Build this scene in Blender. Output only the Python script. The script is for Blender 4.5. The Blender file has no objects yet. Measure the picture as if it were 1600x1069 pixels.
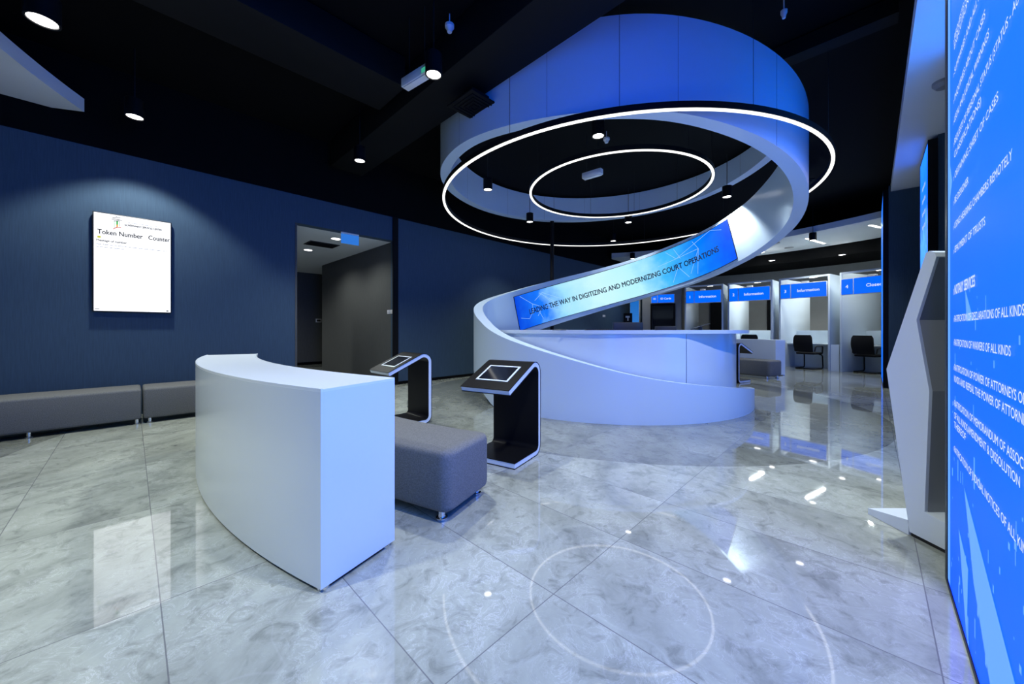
import bpy, bmesh, math, random
from mathutils import Vector, Matrix
random.seed(7)
PI = math.pi
sc = bpy.context.scene
COL = sc.collection

# ------------------------------------------------------------------ camera, world, exposure
CAM_Z = 1.16
cd = bpy.data.cameras.new('camera'); cam = bpy.data.objects.new('camera', cd); COL.objects.link(cam)
cam.location = (0, 0, CAM_Z); cam.rotation_euler = (PI/2, 0, 0)
cd.sensor_width = 36; cd.lens = 36*578/1600; cd.shift_y = -19.5/1600; cd.clip_start = .05
sc.camera = cam
sc.view_settings.view_transform = 'Standard'; sc.view_settings.look = 'None'
sc.view_settings.gamma = 1; sc.view_settings.use_curve_mapping = False
sc.view_settings.exposure = 0.0
w = bpy.data.worlds.new('world'); sc.world = w; w.use_nodes = True
w.node_tree.nodes['Background'].inputs[0].default_value = (.002, .004, .012, 1)
w.node_tree.nodes['Background'].inputs[1].default_value = 1.0

LAMP_W = 300           # ceiling downlights
LAMP_COL = (.95, 1, .96)

# ------------------------------------------------------------------ place: two axes of the hall
D1 = Vector((.697, .717)); D2 = Vector((-.717, .697))
ROT = math.atan2(.717, .697)                    # hall axis u against world x
def UV(u, v, z=0): return Vector((D1.x*u+D2.x*v, D1.y*u+D2.y*v, z))
C0 = Vector((1.82, 6.72))                       # centre of the round hall
CR = Vector((1.68, 6.79))                       # centre of the desk and ribbon
def pol(c, r, deg, z=0): return Vector((c.x+r*math.cos(math.radians(deg)), c.y+r*math.sin(math.radians(deg)), z))

# ------------------------------------------------------------------ materials
def new_mat(name):
    m = bpy.data.materials.new(name); m.use_nodes = True
    return m, m.node_tree, m.node_tree.nodes['Principled BSDF']
def mat(name, col, rough=.5, metal=0, noise=0, nscale=30, bump=0, spec=.5, coat=0, stretch=None):
    m, nt, b = new_mat(name)
    b.inputs['Base Color'].default_value = (*col, 1); b.inputs['Roughness'].default_value = rough
    b.inputs['Metallic'].default_value = metal; b.inputs['Specular IOR Level'].default_value = spec
    b.inputs['Coat Weight'].default_value = coat
    if noise or bump:
        tc = nt.nodes.new('ShaderNodeTexCoord'); n = nt.nodes.new('ShaderNodeTexNoise')
        n.inputs['Scale'].default_value = nscale; n.inputs['Detail'].default_value = 4
        src = tc.outputs['Object']
        if stretch:
            mp = nt.nodes.new('ShaderNodeMapping'); mp.inputs['Scale'].default_value = stretch
            nt.links.new(src, mp.inputs[0]); src = mp.outputs[0]
        nt.links.new(src, n.inputs['Vector'])
        if noise:
            mx = nt.nodes.new('ShaderNodeMix'); mx.data_type = 'RGBA'
            mx.inputs[6].default_value = (*[c*(1-noise) for c in col], 1); mx.inputs[7].default_value = (*[min(1, c*(1+noise)) for c in col], 1)
            nt.links.new(n.outputs['Fac'], mx.inputs[0]); nt.links.new(mx.outputs[2], b.inputs['Base Color'])
        if bump:
            bp = nt.nodes.new('ShaderNodeBump'); bp.inputs['Strength'].default_value = bump; bp.inputs['Distance'].default_value = .004
            nt.links.new(n.outputs['Fac'], bp.inputs['Height']); nt.links.new(bp.outputs[0], b.inputs['Normal'])
    return m
def emat(name, col, s=1.0, base=(.01, .01, .01)):
    m, nt, b = new_mat(name)
    b.inputs['Base Color'].default_value = (*base, 1); b.inputs['Roughness'].default_value = .5; b.inputs['Specular IOR Level'].default_value = .08
    b.inputs['Emission Color'].default_value = (*col, 1); b.inputs['Emission Strength'].default_value = s
    return m
def led_mat(name, ramp, axis, s=1.0, nscale=2.0, namp=.35, lift=None):
    """glowing display: a colour ramp along one object axis, broken up by soft noise"""
    m, nt, b = new_mat(name)
    b.inputs['Base Color'].default_value = (.004, .004, .004, 1); b.inputs['Roughness'].default_value = .5; b.inputs['Specular IOR Level'].default_value = .08
    tc = nt.nodes.new('ShaderNodeTexCoord'); sp = nt.nodes.new('ShaderNodeSeparateXYZ')
    src = 'Generated' if axis != 'UV' else 'UV'
    nt.links.new(tc.outputs[src], sp.inputs[0])
    n = nt.nodes.new('ShaderNodeTexNoise'); n.inputs['Scale'].default_value = nscale; n.inputs['Detail'].default_value = 5
    nt.links.new(tc.outputs['Object'], n.inputs['Vector'])
    a = nt.nodes.new('ShaderNodeMath'); a.operation = 'MULTIPLY_ADD'; a.inputs[1].default_value = namp; a.inputs[2].default_value = -namp/2
    nt.links.new(n.outputs['Fac'], a.inputs[0])
    s2 = nt.nodes.new('ShaderNodeMath'); s2.operation = 'ADD'
    nt.links.new(sp.outputs['X' if axis in ('X', 'UV') else axis], s2.inputs[0]); nt.links.new(a.outputs[0], s2.inputs[1])
    r = nt.nodes.new('ShaderNodeValToRGB')
    for i, (p, c) in enumerate(ramp):
        e = r.color_ramp.elements[i] if i < 2 else r.color_ramp.elements.new(p)
        e.position = p; e.color = (*c, 1)
    nt.links.new(s2.outputs[0], r.inputs[0]); nt.links.new(r.outputs[0], b.inputs['Emission Color'])
    b.inputs['Emission Strength'].default_value = s
    if lift:                                     # emission raised towards the top, to light the ribbon more than the floor
        mr = nt.nodes.new('ShaderNodeMapRange'); mr.inputs['To Min'].default_value = s*lift[0]; mr.inputs['To Max'].default_value = s*lift[1]
        nt.links.new(sp.outputs['Z'], mr.inputs['Value']); nt.links.new(mr.outputs[0], b.inputs['Emission Strength'])
    return m

M = {}
M['white'] = mat('white_laminate', (.66, .74, .81), .22, coat=.3, noise=.015, nscale=3)
M['white_satin'] = mat('white_satin_lacquer', (.70, .77, .83), .3, noise=.01, nscale=2)
M['white_paint'] = mat('white_ceiling_paint', (.70, .74, .78), .6, noise=.03, nscale=2)
M['wall'] = mat('blue_tinted_wall_fabric', (.042, .078, .125), .7, noise=.25, nscale=14, bump=.15, stretch=(6, 6, .4), spec=.25)  # screens' blue light tinted into the grey fabric; corridor copy stays neutral
M['wall_corr'] = mat('neutral_grey_wall_fabric', (.085, .088, .086), .7, noise=.25, nscale=14, bump=.15, stretch=(6, 6, .4), spec=.25)
M['wall_pale'] = mat('mid_grey_wall_paint', (.27, .275, .275), .7, noise=.08, nscale=5)
M['black'] = mat('black_paint', (.0022, .0024, .003), .8, noise=.3, nscale=4, spec=.1)
M['duct'] = mat('black_duct_paint', (.0028, .003, .0035), .7, noise=.3, nscale=6, spec=.2)
M['black_gloss'] = mat('black_powder_coat', (.006, .006, .007), .4, noise=.3, nscale=60, spec=.15)
M['black_plastic'] = mat('black_plastic', (.01, .01, .011), .45, noise=.3, nscale=40)
M['mesh'] = mat('black_chair_mesh', (.008, .008, .009), .8, noise=.5, nscale=400, bump=.4, spec=.2)
M['glass'] = mat('dark_display_glass', (.012, .014, .02), .08, noise=.2, nscale=3, spec=.6)
M['chrome'] = mat('chrome', (.8, .8, .82), .12, 1, noise=.02)
M['steel'] = mat('brushed_steel', (.32, .31, .30), .35, .8, noise=.2, nscale=20, stretch=(1, 1, 30))
M['fabric'] = mat('grey_upholstery', (.15, .153, .15), .9, noise=.5, nscale=120, bump=.35, spec=.2)
M['grey_panel'] = mat('grey_satin_panel', (.25, .26, .28), .35, noise=.03, nscale=5)
M['plate'] = mat('white_switch_plastic', (.7, .7, .72), .4, noise=.02)
M['joint'] = mat('pale_joint', (.16, .2, .27), .6, noise=.05)
M['ribbon'] = mat('white_ribbon_lacquer', (.54, .67, .84), .28, noise=.01, nscale=2)
M['navy'] = mat('navy_lettering', (.004, .012, .05), .6, noise=.05)
M['ink'] = mat('black_lettering', (.01, .01, .01), .6, noise=.05)
M['ink_pale'] = mat('grey_lettering', (.35, .36, .42), .6, noise=.05)
M['ring'] = emat('white_led_strip', (1, .99, .95), 1.9)
M['lens'] = emat('downlight_lens', (1, .98, .95), 9)
M['bar'] = emat('linear_lamp', (1, .98, .94), 6)
M['txt'] = emat('white_screen_lettering', (.72, .82, 1), 1.0)
M['glow'] = emat('pale_screen_graphic', (.12, .36, 1), 1.1)
M['glow2'] = emat('white_screen_graphic', (.42, .72, 1), 1.0)
M['sign'] = emat('blue_sign_panel', (.0, .145, 1.2), 1.0)
M['tv'] = emat('white_display', (.93, .95, 1), 1.45)
M['exit'] = mat('white_box_plastic', (.7, .72, .75), .4, noise=.02)
M['exit_blue'] = emat('blue_exit_panel', (.03, .20, .75), .9)
M['green'] = emat('green_sign_face', (.05, .45, .30), .8)
BLUE = (.0, .165, 2.6)
M['led'] = led_mat('blue_led_wall', [(0, (0, 1.3, 6.0)), (1, (.0, .165, 3.8)), (.34, (0, 1.3, 6.0)), (.50, (0, .195, 4.2))], 'X', 1.0, 1.2, .1, (.72, 1.35))  # out-of-frame end brightened towards azure to light the hall
M['led_far'] = led_mat('blue_led_wall_far', [(0, (0, .16, 1.6)), (1, (.02, .32, 2.2)), (.4, (.0, .25, 2.0)), (.62, (.1, .5, 2.2)), (.72, (0, .2, 2.2))], 'Z', 1.0, 3, .5)
M['led_mid'] = led_mat('blue_led_wall_middle', [(0, (0, .7, 3.6)), (1, (.0, .8, 4.2))], 'Z', 1.0, 2, .3)
M['led_thin'] = led_mat('blue_led_wall_thin', [(0, (0, .16, 1.2)), (1, (.02, .24, 1.4)), (.5, (.0, .22, 1.3))], 'Z', 1.0, 3, .5)
M['led_ribbon'] = led_mat('ribbon_led', [(0, (0, .06, .75)), (1, (0, .10, 1.0)), (.15, (.01, .20, 1.0)), (.27, (.36, .78, 1.0)), (.44, (.62, .97, 1.05)), (.6, (.5, .93, 1.05)), (.73, (.06, .52, 1.0)), (.87, (0, .22, 1.0))], 'UV', 1.0, 3.2, .16)
M['panel_dim'] = led_mat('dim_blue_panel', [(0, (.05, .22, .62)), (1, (.0, .12, .50))], 'Z', 1.0, 1, .1)

def floor_mat():
    m, nt, b = new_mat('polished_grey_marble_tiles')
    N = nt.nodes.new; L = nt.links.new
    geo = N('ShaderNodeNewGeometry')
    def vm(op, a, bb=None):
        n = N('ShaderNodeVectorMath'); n.operation = op; L(a, n.inputs[0])
        if bb is not None: n.inputs[1].default_value = bb
        return n
    def ma(op, a, bb=None, cc=None):
        n = N('ShaderNodeMath'); n.operation = op
        for i, q in enumerate((a, bb, cc)):
            if q is None: continue
            if isinstance(q, (int, float)): n.inputs[i].default_value = q
            else: L(q, n.inputs[i])
        return n.outputs[0]
    P = geo.outputs['Position']
    u = vm('DOT_PRODUCT', P, (.697, .717, 0)).outputs['Value']; v = vm('DOT_PRODUCT', P, (-.717, .697, 0)).outputs['Value']
    tu = ma('DIVIDE', ma('ADD', u, 6.0-1.27), .602); tv = ma('DIVIDE', ma('ADD', v, 11.7-1.0), 1.17)
    fu = ma('FRACT', tu); fv = ma('FRACT', tv)
    iu = ma('FLOOR', tu); iv = ma('FLOOR', tv)
    du = ma('MULTIPLY', ma('MINIMUM', fu, ma('SUBTRACT', 1.0, fu)), .602); dv = ma('MULTIPLY', ma('MINIMUM', fv, ma('SUBTRACT', 1.0, fv)), 1.17)
    grout = ma('LESS_THAN', ma('MINIMUM', du, dv), .0022)
    cmb = N('ShaderNodeCombineXYZ'); L(iu, cmb.inputs[0]); L(iv, cmb.inputs[1])
    wn = N('ShaderNodeTexWhiteNoise'); wn.noise_dimensions = '3D'; L(cmb.outputs[0], wn.inputs['Vector'])
    sc1 = vm('SCALE', wn.outputs['Color']); sc1.inputs['Scale'].default_value = 17
    off = N('ShaderNodeVectorMath'); off.operation = 'ADD'; L(P, off.inputs[0]); L(sc1.outputs[0], off.inputs[1])
    mp = N('ShaderNodeMapping'); mp.inputs['Rotation'].default_value = (0, 0, -ROT-.25); mp.inputs['Scale'].default_value = (1.6, .8, 1); L(off.outputs[0], mp.inputs[0])
    def noise(src, s, d=8, r=.6, dist=0.0):
        n = N('ShaderNodeTexNoise'); n.inputs['Scale'].default_value = s; n.inputs['Detail'].default_value = d
        n.inputs['Roughness'].default_value = r; n.inputs['Distortion'].default_value = dist; L(src, n.inputs['Vector']); return n.outputs['Fac']
    n1 = noise(mp.outputs[0], 1.6, 9, .62, .5); n2 = noise(off.outputs[0], 9, 8, .7, 1.2)
    def ramp(fac, els):
        r = N('ShaderNodeValToRGB'); L(fac, r.inputs[0])
        for i, (p, c) in enumerate(els):
            e = r.color_ramp.elements[i] if i < 2 else r.color_ramp.elements.new(p)
            e.position = p; e.color = (c*.96, c*1.0, c*.93, 1)
        return r.outputs[0]
    base = ramp(n1, [(.28, .26), (.75, .47), (.42, .34), (.56, .40)])
    spk = ramp(n2, [(.34, .62), (.62, 1.0), (.45, .9)])
    def mul(a, bb, f=1.0, t='MULTIPLY'):
        x = N('ShaderNodeMix'); x.data_type = 'RGBA'; x.blend_type = t
        if isinstance(f, float): x.inputs[0].default_value = f
        else: L(f, x.inputs[0])
        L(a, x.inputs[6])
        if isinstance(bb, tuple): x.inputs[7].default_value = bb
        else: L(bb, x.inputs[7])
        return x.outputs[2]
    col = mul(base, spk, .85)
    n5 = noise(off.outputs[0], 2.6, 11, .68, .35)
    patch = N('ShaderNodeMapRange'); patch.inputs['From Min'].default_value = .54; patch.inputs['From Max'].default_value = .60; L(n5, patch.inputs['Value'])
    col = mul(col, (.74, .74, .75, 1), ma('MULTIPLY', patch.outputs[0], .75))
    # thin pale veins
    n3 = noise(off.outputs[0], .75, 3, .45, .9)
    vein = ma('SUBTRACT', 1.0, ma('MINIMUM', ma('MULTIPLY', ma('ABSOLUTE', ma('SUBTRACT', n3, .5)), 330), 1.0))
    n4 = noise(off.outputs[0], 9, 8, .7, 1.0)
    crack = ma('MULTIPLY', ma('SUBTRACT', 1.0, ma('MINIMUM', ma('MULTIPLY', ma('ABSOLUTE', ma('SUBTRACT', n4, .5)), 60), 1.0)), ma('MAXIMUM', ma('SUBTRACT', ma('MULTIPLY', n1, 4), 1.6), 0.0))
    col = mul(col, (.72, .73, .74, 1), ma('MULTIPLY', vein, .07), 'MIX')
    col = mul(col, (.68, .69, .70, 1), ma('MULTIPLY', crack, .5), 'MIX')
    # darker tone: round field under the desk, and outside the round hall
    rel = vm('SUBTRACT', P, (C0.x, C0.y, 0)); ln = vm('LENGTH', rel.outputs[0]).outputs['Value']
    dark = ma('MAXIMUM', ma('LESS_THAN', ln, 3.59), ma('GREATER_THAN', ln, 7.27))
    col = mul(col, (.60, .60, .61, 1), dark)
    col = mul(col, (.16, .165, .175, 1), grout, 'MIX') if False else mul(col, (.13, .13, .14, 1), ma('MULTIPLY', grout, .8), 'MIX')
    L(col, b.inputs['Base Color'])
    b.inputs['Roughness'].default_value = .03; b.inputs['Specular IOR Level'].default_value = .72
    bp = N('ShaderNodeBump'); bp.inputs['Strength'].default_value = .006; bp.inputs['Distance'].default_value = .01
    L(noise(P, 2.2, 2, .5), bp.inputs['Height']); L(bp.outputs[0], b.inputs['Normal'])
    return m
M['floor'] = floor_mat()

# ------------------------------------------------------------------ helpers
def tm(o): return Matrix.Translation(o.location) @ Matrix.Rotation(o.rotation_euler.z, 4, 'Z')
def obj(name, bm, m, parent=None, world=False, smooth=35, kind=None, label=None):
    """link a bmesh as ONE mesh object; world=True: its verts are in hall coordinates and are brought into the parent's"""
    if world and parent is not None:
        top = parent; mats = tm(parent)
        while top.parent is not None: top = top.parent; mats = tm(top) @ mats
        bmesh.ops.transform(bm, matrix=mats.inverted(), verts=bm.verts)
    bmesh.ops.recalc_face_normals(bm, faces=bm.faces)
    me = bpy.data.meshes.new(name); bm.to_mesh(me); bm.free()
    for p in me.polygons: p.use_smooth = True
    me.set_sharp_from_angle(angle=math.radians(smooth))
    for q in (m if isinstance(m, (list, tuple)) else [m]): me.materials.append(q)
    o = bpy.data.objects.new(name, me); COL.objects.link(o)
    if parent is not None: o.parent = parent
    if kind: o['kind'] = kind
    if label: o['label'] = label
    return o
def tag(o, label, cat, group=None):
    o['label'] = label; o['category'] = cat
    if group: o['group'] = group
    return o
def thing(name, label, cat, loc=(0, 0, 0), rotz=0, group=None):
    o = bpy.data.objects.new(name, None); o.empty_display_size = .1; COL.objects.link(o)
    o.location = loc; o.rotation_euler = (0, 0, rotz)
    return tag(o, label, cat, group)
def dup(root, loc, rotz, label, group=None):
    r = root.copy(); COL.objects.link(r); r.location = loc; r.rotation_euler = (0, 0, rotz); r['label'] = label
    if group: r['group'] = group
    for ch in list(root.children):
        c = ch.copy(); COL.objects.link(c); c.parent = r
        for g in list(ch.children):
            d = g.copy(); COL.objects.link(d); d.parent = c
    return r
def nb(): return bmesh.new()
def box(bm, x0, x1, y0, y1, z0, z1, bev=0, seg=2, xf=None):
    vs = [bm.verts.new((x, y, z)) for x in (x0, x1) for y in (y0, y1) for z in (z0, z1)]
    fs = [bm.faces.new([vs[i] for i in f]) for f in ((0, 1, 3, 2), (4, 6, 7, 5), (0, 4, 5, 1), (2, 3, 7, 6), (0, 2, 6, 4), (1, 5, 7, 3))]
    if bev:
        es = list({e for f in fs for e in f.edges})
        r = bmesh.ops.bevel(bm, geom=es, offset=bev, segments=seg, affect='EDGES', profile=.5)
        vs = list({v for f in r['faces'] for v in f.verts} | {v for v in vs if v.is_valid})
    if xf is not None: bmesh.ops.transform(bm, matrix=xf, verts=[v for v in vs if v.is_valid])
    return bm
def uvbox(bm, u0, u1, v0, v1, z0, z1, bev=0):
    return box(bm, u0, u1, v0, v1, z0, z1, bev, xf=Matrix.Rotation(ROT, 4, 'Z'))
def cyl(bm, x, y, z0, z1, r, n=32, r1=None, cap=True):
    a = [bm.verts.new((x+r*math.cos(2*PI*i/n), y+r*math.sin(2*PI*i/n), z0)) for i in range(n)]
    r1 = r if r1 is None else r1
    b = [bm.verts.new((x+r1*math.cos(2*PI*i/n), y+r1*math.sin(2*PI*i/n), z1)) for i in range(n)]
    for i in range(n): bm.faces.new((a[i], a[(i+1) % n], b[(i+1) % n], b[i]))
    if cap: bm.faces.new(a[::-1]); bm.faces.new(b)
    return bm
def lathe(bm, x, y, prof, n=32):
    rings = []
    for r, z in prof:
        rings.append([bm.verts.new((x+r*math.cos(2*PI*i/n), y+r*math.sin(2*PI*i/n), z)) for i in range(n)])
    for a, b in zip(rings, rings[1:]):
        for i in range(n): bm.faces.new((a[i], a[(i+1) % n], b[(i+1) % n], b[i]))
    bm.faces.new(rings[0][::-1]); bm.faces.new(rings[-1])
    return bm
def arc(bm, c, prof, a0, a1, n=48):
    """sweep a closed (r, z) outline round centre c from a0 to a1 degrees"""
    full = abs(a1-a0) >= 359.9; rows = []
    for i in range(n if full else n+1):
        a = math.radians(a0+(a1-a0)*i/n)
        pr = prof(math.degrees(a)) if callable(prof) else prof
        rows.append([bm.verts.new((c.x+r*math.cos(a), c.y+r*math.sin(a), z)) for r, z in pr])
    k = len(rows[0]); m = len(rows)
    for i in range(m if full else m-1):
        A, B = rows[i], rows[(i+1) % m]
        for j in range(k): bm.faces.new((A[j], A[(j+1) % k], B[(j+1) % k], B[j]))
    if not full: bm.faces.new(rows[0][::-1]); bm.faces.new(rows[-1])
    return bm
def rect(r0, r1, z0, z1): return [(r0, z0), (r1, z0), (r1, z1), (r0, z1)]
def tube(bm, pts, r, n=10):
    pts = [Vector(p) for p in pts]; rows = []; t0 = (pts[1]-pts[0]).normalized()
    nrm = t0.orthogonal().normalized()
    for i, p in enumerate(pts):
        t = (pts[min(i+1, len(pts)-1)]-pts[max(i-1, 0)]).normalized()
        nrm = (nrm-t*nrm.dot(t)).normalized(); bi = t.cross(nrm)
        rows.append([bm.verts.new(p+nrm*(r*math.cos(2*PI*j/n))+bi*(r*math.sin(2*PI*j/n))) for j in range(n)])
    for A, B in zip(rows, rows[1:]):
        for j in range(n): bm.faces.new((A[j], A[(j+1) % n], B[(j+1) % n], B[j]))
    bm.faces.new(rows[0][::-1]); bm.faces.new(rows[-1])
    return bm
def fillet(pts, r, n=8):
    """round the corners of an open 2-D/3-D polyline"""
    pts = [Vector(p) for p in pts]; out = [pts[0]]
    rs = r if isinstance(r, (list, tuple)) else [r]*(len(pts)-2)
    for i in range(1, len(pts)-1):
        a, p, b = pts[i-1], pts[i], pts[i+1]; d0 = (a-p).normalized(); d1 = (b-p).normalized()
        ang = d0.angle(d1); t = min(rs[i-1]/math.tan(ang/2), (a-p).length*.49, (b-p).length*.49); rr = t*math.tan(ang/2)
        c = p+(d0+d1).normalized()*(rr/math.sin(ang/2)); v0 = p+d0*t-c; v1 = p+d1*t-c; full = v0.angle(v1)
        for k in range(n+1):
            f = k/n; s = math.sin(full)
            out.append(c+v0*(math.sin((1-f)*full)/s)+v1*(math.sin(f*full)/s))
    out.append(pts[-1]); return out
def extrude_poly(bm, pts3, d):
    """prism: closed polygon of 3-D points swept by vector d"""
    a = [bm.verts.new(p) for p in pts3]; b = [bm.verts.new(Vector(p)+Vector(d)) for p in pts3]
    bm.faces.new(a[::-1]); bm.faces.new(b)
    for i in range(len(a)): bm.faces.new((a[i], a[(i+1) % len(a)], b[(i+1) % len(a)], b[i]))
    return bm
def text_bm(body, size, fn, bold=0.0, align='LEFT', xs=1.0, fit=None, spacing=1.0):
    """flat lettering as a mesh; fn maps its plane (a, b) into the scene"""
    cu = bpy.data.curves.new('t', 'FONT'); cu.body = body; cu.size = size; cu.align_x = align; cu.space_character = spacing
    cu.resolution_u = 3
    o = bpy.data.objects.new('t', cu); COL.objects.link(o)
    dg = bpy.context.evaluated_depsgraph_get(); me = bpy.data.meshes.new_from_object(o.evaluated_get(dg))
    bpy.data.objects.remove(o); bm = nb(); bm.from_mesh(me); bpy.data.meshes.remove(me); bpy.data.curves.remove(cu)
    if fit:
        w = max(v.co.x for v in bm.verts)-min(v.co.x for v in bm.verts); xs = fit/w
    if bold:                                     # thicken the strokes
        d = bold*size*.9; me = bpy.data.meshes.new('q'); bm.to_mesh(me)
        for dx, dy in ((-d, 0), (d, 0), (0, d), (0, -d)):
            k = len(bm.verts); bm.from_mesh(me); bm.verts.ensure_lookup_table()
            for v in bm.verts[k:]: v.co.x += dx/xs if xs else dx; v.co.y += dy
        bpy.data.meshes.remove(me)
    for v in bm.verts: v.co = Vector(fn(v.co.x*xs, v.co.y))
    return bm
def join(bms):
    b = nb()
    for q in bms:
        me = bpy.data.meshes.new('j'); q.to_mesh(me); q.free(); b.from_mesh(me); bpy.data.meshes.remove(me)
    return b
def quads(polys, fn):
    b = nb()
    for p in polys: b.faces.new([b.verts.new(fn(*q)) for q in p])
    return b
def lamp_light(parent, kind, energy, loc=(0, 0, 0), size=.06, angle=120, blend=.6, col=LAMP_COL, rot=(0, 0, 0)):
    l = bpy.data.lights.new('lamp', kind); l.energy = energy; l.color = col
    if kind == 'AREA': l.size = size
    else: l.shadow_soft_size = size
    if kind == 'SPOT': l.spot_size = math.radians(angle); l.spot_blend = blend
    o = bpy.data.objects.new('lamp', l); COL.objects.link(o); o.parent = parent; o.location = loc; o.rotation_euler = rot
    return o

# ================================================================== THE SETTING
WL = 7.18                                        # left wall, across the hall axis
b = nb(); box(b, -14, 22, -6, 26, -.1, 0); obj('floor', b, M['floor'], kind='structure')
b = nb(); box(b, -14, 22, -6, 26, 4.6, 4.7); obj('ceiling', b, M['black'], kind='structure')
b = nb()
uvbox(b, -7, 2.01, WL, WL+.18, 0, 3.51); uvbox(b, 3.86, 16.6, WL, WL+.18, 0, 3.51); uvbox(b, 2.01, 3.86, WL, WL+.18, 3.02, 3.51)
obj('wall_left', b, M['wall'], kind='structure')
b = nb(); uvbox(b, -7, 16.6, WL, WL+.18, 3.51, 4.6); obj('trim_1', b, M['black'], kind='structure')
b = nb(); uvbox(b, 3.88, 16.6, WL-.012, WL, 0, .06); obj('baseboard_left', b, M['black'], kind='structure')
b = nb(); uvbox(b, 3.80, 3.92, WL-.03, WL, 0, 3.51); obj('trim_2', b, M['duct'], kind='structure')
b = nb(); uvbox(b, 1.98, 2.01, WL-.01, WL+.18, 0, 3.02); obj('trim_3', b, M['wall_corr'], kind='structure')
# corridor beyond the opening
b = nb(); uvbox(b, 3.86, 3.98, WL+.18, 11.45, 0, 3.02); obj('wall_corridor_right', b, M['wall_corr'], kind='structure')
b = nb(); uvbox(b, -3, 8, 13.3, 13.45, 0, 3.02); obj('wall_corridor_end', b, M['wall_corr'], kind='structure')
b = nb(); uvbox(b, 1.2, 2.0, WL+.18, 11.2, 0, 3.02); obj('wall_corridor_left', b, M['wall_corr'], kind='structure')
b = nb(); uvbox(b, -3, 8, WL+.18, 13.5, 3.02, 3.1); obj('ceiling_corridor', b, M['white_paint'], kind='structure')
b = nb(); uvbox(b, -3, 8, 13.28, 13.3, 0, .09); obj('baseboard_corridor', b, M['black'], kind='structure')
# white soffit round the black ceiling well
VS = -.27; Cv = -.717*C0.x+.697*C0.y
b = nb(); prev = None
for i in range(0, 241):
    a = 2*PI*i/240; ev = -.717*math.cos(a)+.697*math.sin(a)
    rin = 7.45
    if ev < -1e-6: rin = min(rin, (VS-Cv)/ev)
    rout = 9.95
    if ev > 1e-6: rout = min(rout, (WL-.002-Cv)/ev)
    if ev < -1e-6: rout = min(rout, (-1.58-Cv)/ev)
    rout = min(rout, 9.95)
    deg = math.degrees(a)
    cur = None
    if rout > rin+.01:
        row = []
        for r, z in ((rin, 3.87), (rout, 3.87), (rout, 4.03), (rin, 4.03)):
            row.append(b.verts.new((C0.x+r*math.cos(a), C0.y+r*math.sin(a), z)))
        cur = row
    if prev and cur:
        for j in range(4): b.faces.new((prev[j], prev[(j+1) % 4], cur[(j+1) % 4], cur[j]))
    elif cur and not prev: b.faces.new(cur)
    elif prev and not cur: b.faces.new(prev[::-1])
    prev = cur
obj('soffit', b, M['white_paint'], kind='structure')
# black dropped ceiling behind the counters and the grey back wall
b = nb(); arc(b, C0, rect(9.95, 12.0, 3.5, 4.03), 12, 74, 60); obj('ceiling_back', b, M['black'], kind='structure')
b = nb(); arc(b, C0, rect(12.0, 12.2, 0, 4.0), 8, 74, 60); obj('wall_back', b, M['wall_pale'], kind='structure')
# grey wall piece with the service door
b = nb(); arc(b, C0, rect(8.0, 8.2, 0, 3.2), 57.2, 58.6, 4); arc(b, C0, rect(8.0, 8.2, 0, 3.2), 64.8, 66.9, 4); arc(b, C0, rect(8.0, 8.2, 2.12, 3.2), 58.6, 64.8, 8)
obj('wall_service', b, M['wall_pale'], kind='structure')
t = bpy.data.objects.new('door_1', None); COL.objects.link(t); t['kind'] = 'structure'; t.location = pol(C0, 8.02, 61.7)
b = nb(); arc(b, C0, rect(7.97, 8.1, 0, 2.12), 58.6, 59.1, 2); arc(b, C0, rect(7.97, 8.1, 0, 2.12), 64.3, 64.8, 2); arc(b, C0, rect(7.97, 8.1, 2.05, 2.12), 59.1, 64.3, 8)
obj('door_frame', b, M['black_gloss'], t, world=True)
b = nb(); arc(b, C0, rect(8.03, 8.06, 0.01, 2.05), 59.1, 64.3, 8); obj('door_pane', b, M['glass'], t, world=True)
for k, (a0, a1) in enumerate(((51.0, 54.2), (41.2, 44.2))):
    b = nb(); arc(b, C0, rect(11.9, 12.0, 0, 2.35), a0, a1, 6); obj('door_%d' % (k+2), b, M['black_gloss'], kind='structure')
# right side: recess wall and piers
b = nb(); uvbox(b, -7, 12.4, -1.75, -1.6, 0, 4.6); obj('wall_right', b, M['wall'], kind='structure')
b = nb(); uvbox(b, -7, 2.66, -1.6, -.30, 0, 3.87); obj('wall_right_near', b, M['wall'], kind='structure')
b = nb(); uvbox(b, 4.36, 5.59, -1.6, -.66, 0, 3.87); obj('wall_right_second', b, M['wall'], kind='structure')
b = nb(); uvbox(b, 7.8, 9.01, -1.6, -.66, 0, 3.87); obj('wall_right_middle', b, M['wall'], kind='structure')
b = nb(); uvbox(b, 10.4, 12.4, -1.6, -.24, 0, 3.99); obj('wall_right_far', b, M['wall'], kind='structure')

# ================================================================== LED WALLS ON THE RIGHT
def led_wall(name, label, u0, u1, v, z0, z1, mt, depth=.05, mg=.05, mgb=.02):
    t = thing(name, label, 'led screen', UV((u0+u1)/2, v-depth/2, 0), ROT, None)
    h = (u1-u0)/2
    b = nb(); box(b, -h-mg, -h, -depth/2, depth/2+.004, 0, z1+.02); box(b, h, h+mg, -depth/2, depth/2+.004, 0, z1+.02)
    box(b, -h, h, -depth/2, depth/2+.004, 0, z0); box(b, -h, h, -depth/2, depth/2+.004, z1, z1+.02); box(b, -h, h, -depth/2, -.005, z0, z1)
    obj('frame', b, M['black_gloss'], t)
    b = nb(); box(b, -h, h, -.004, depth/2, z0, z1); s = obj('display', b, mt, t)
    return t, s
tn, sn = led_wall('led_screen', 'tall blue LED screen with lists of white text, filling the right edge', .15, 2.59, -.25, .02, 3.84, M['led'], mg=.06)
def onled(u, z): return UV(u, -.246, z)
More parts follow.
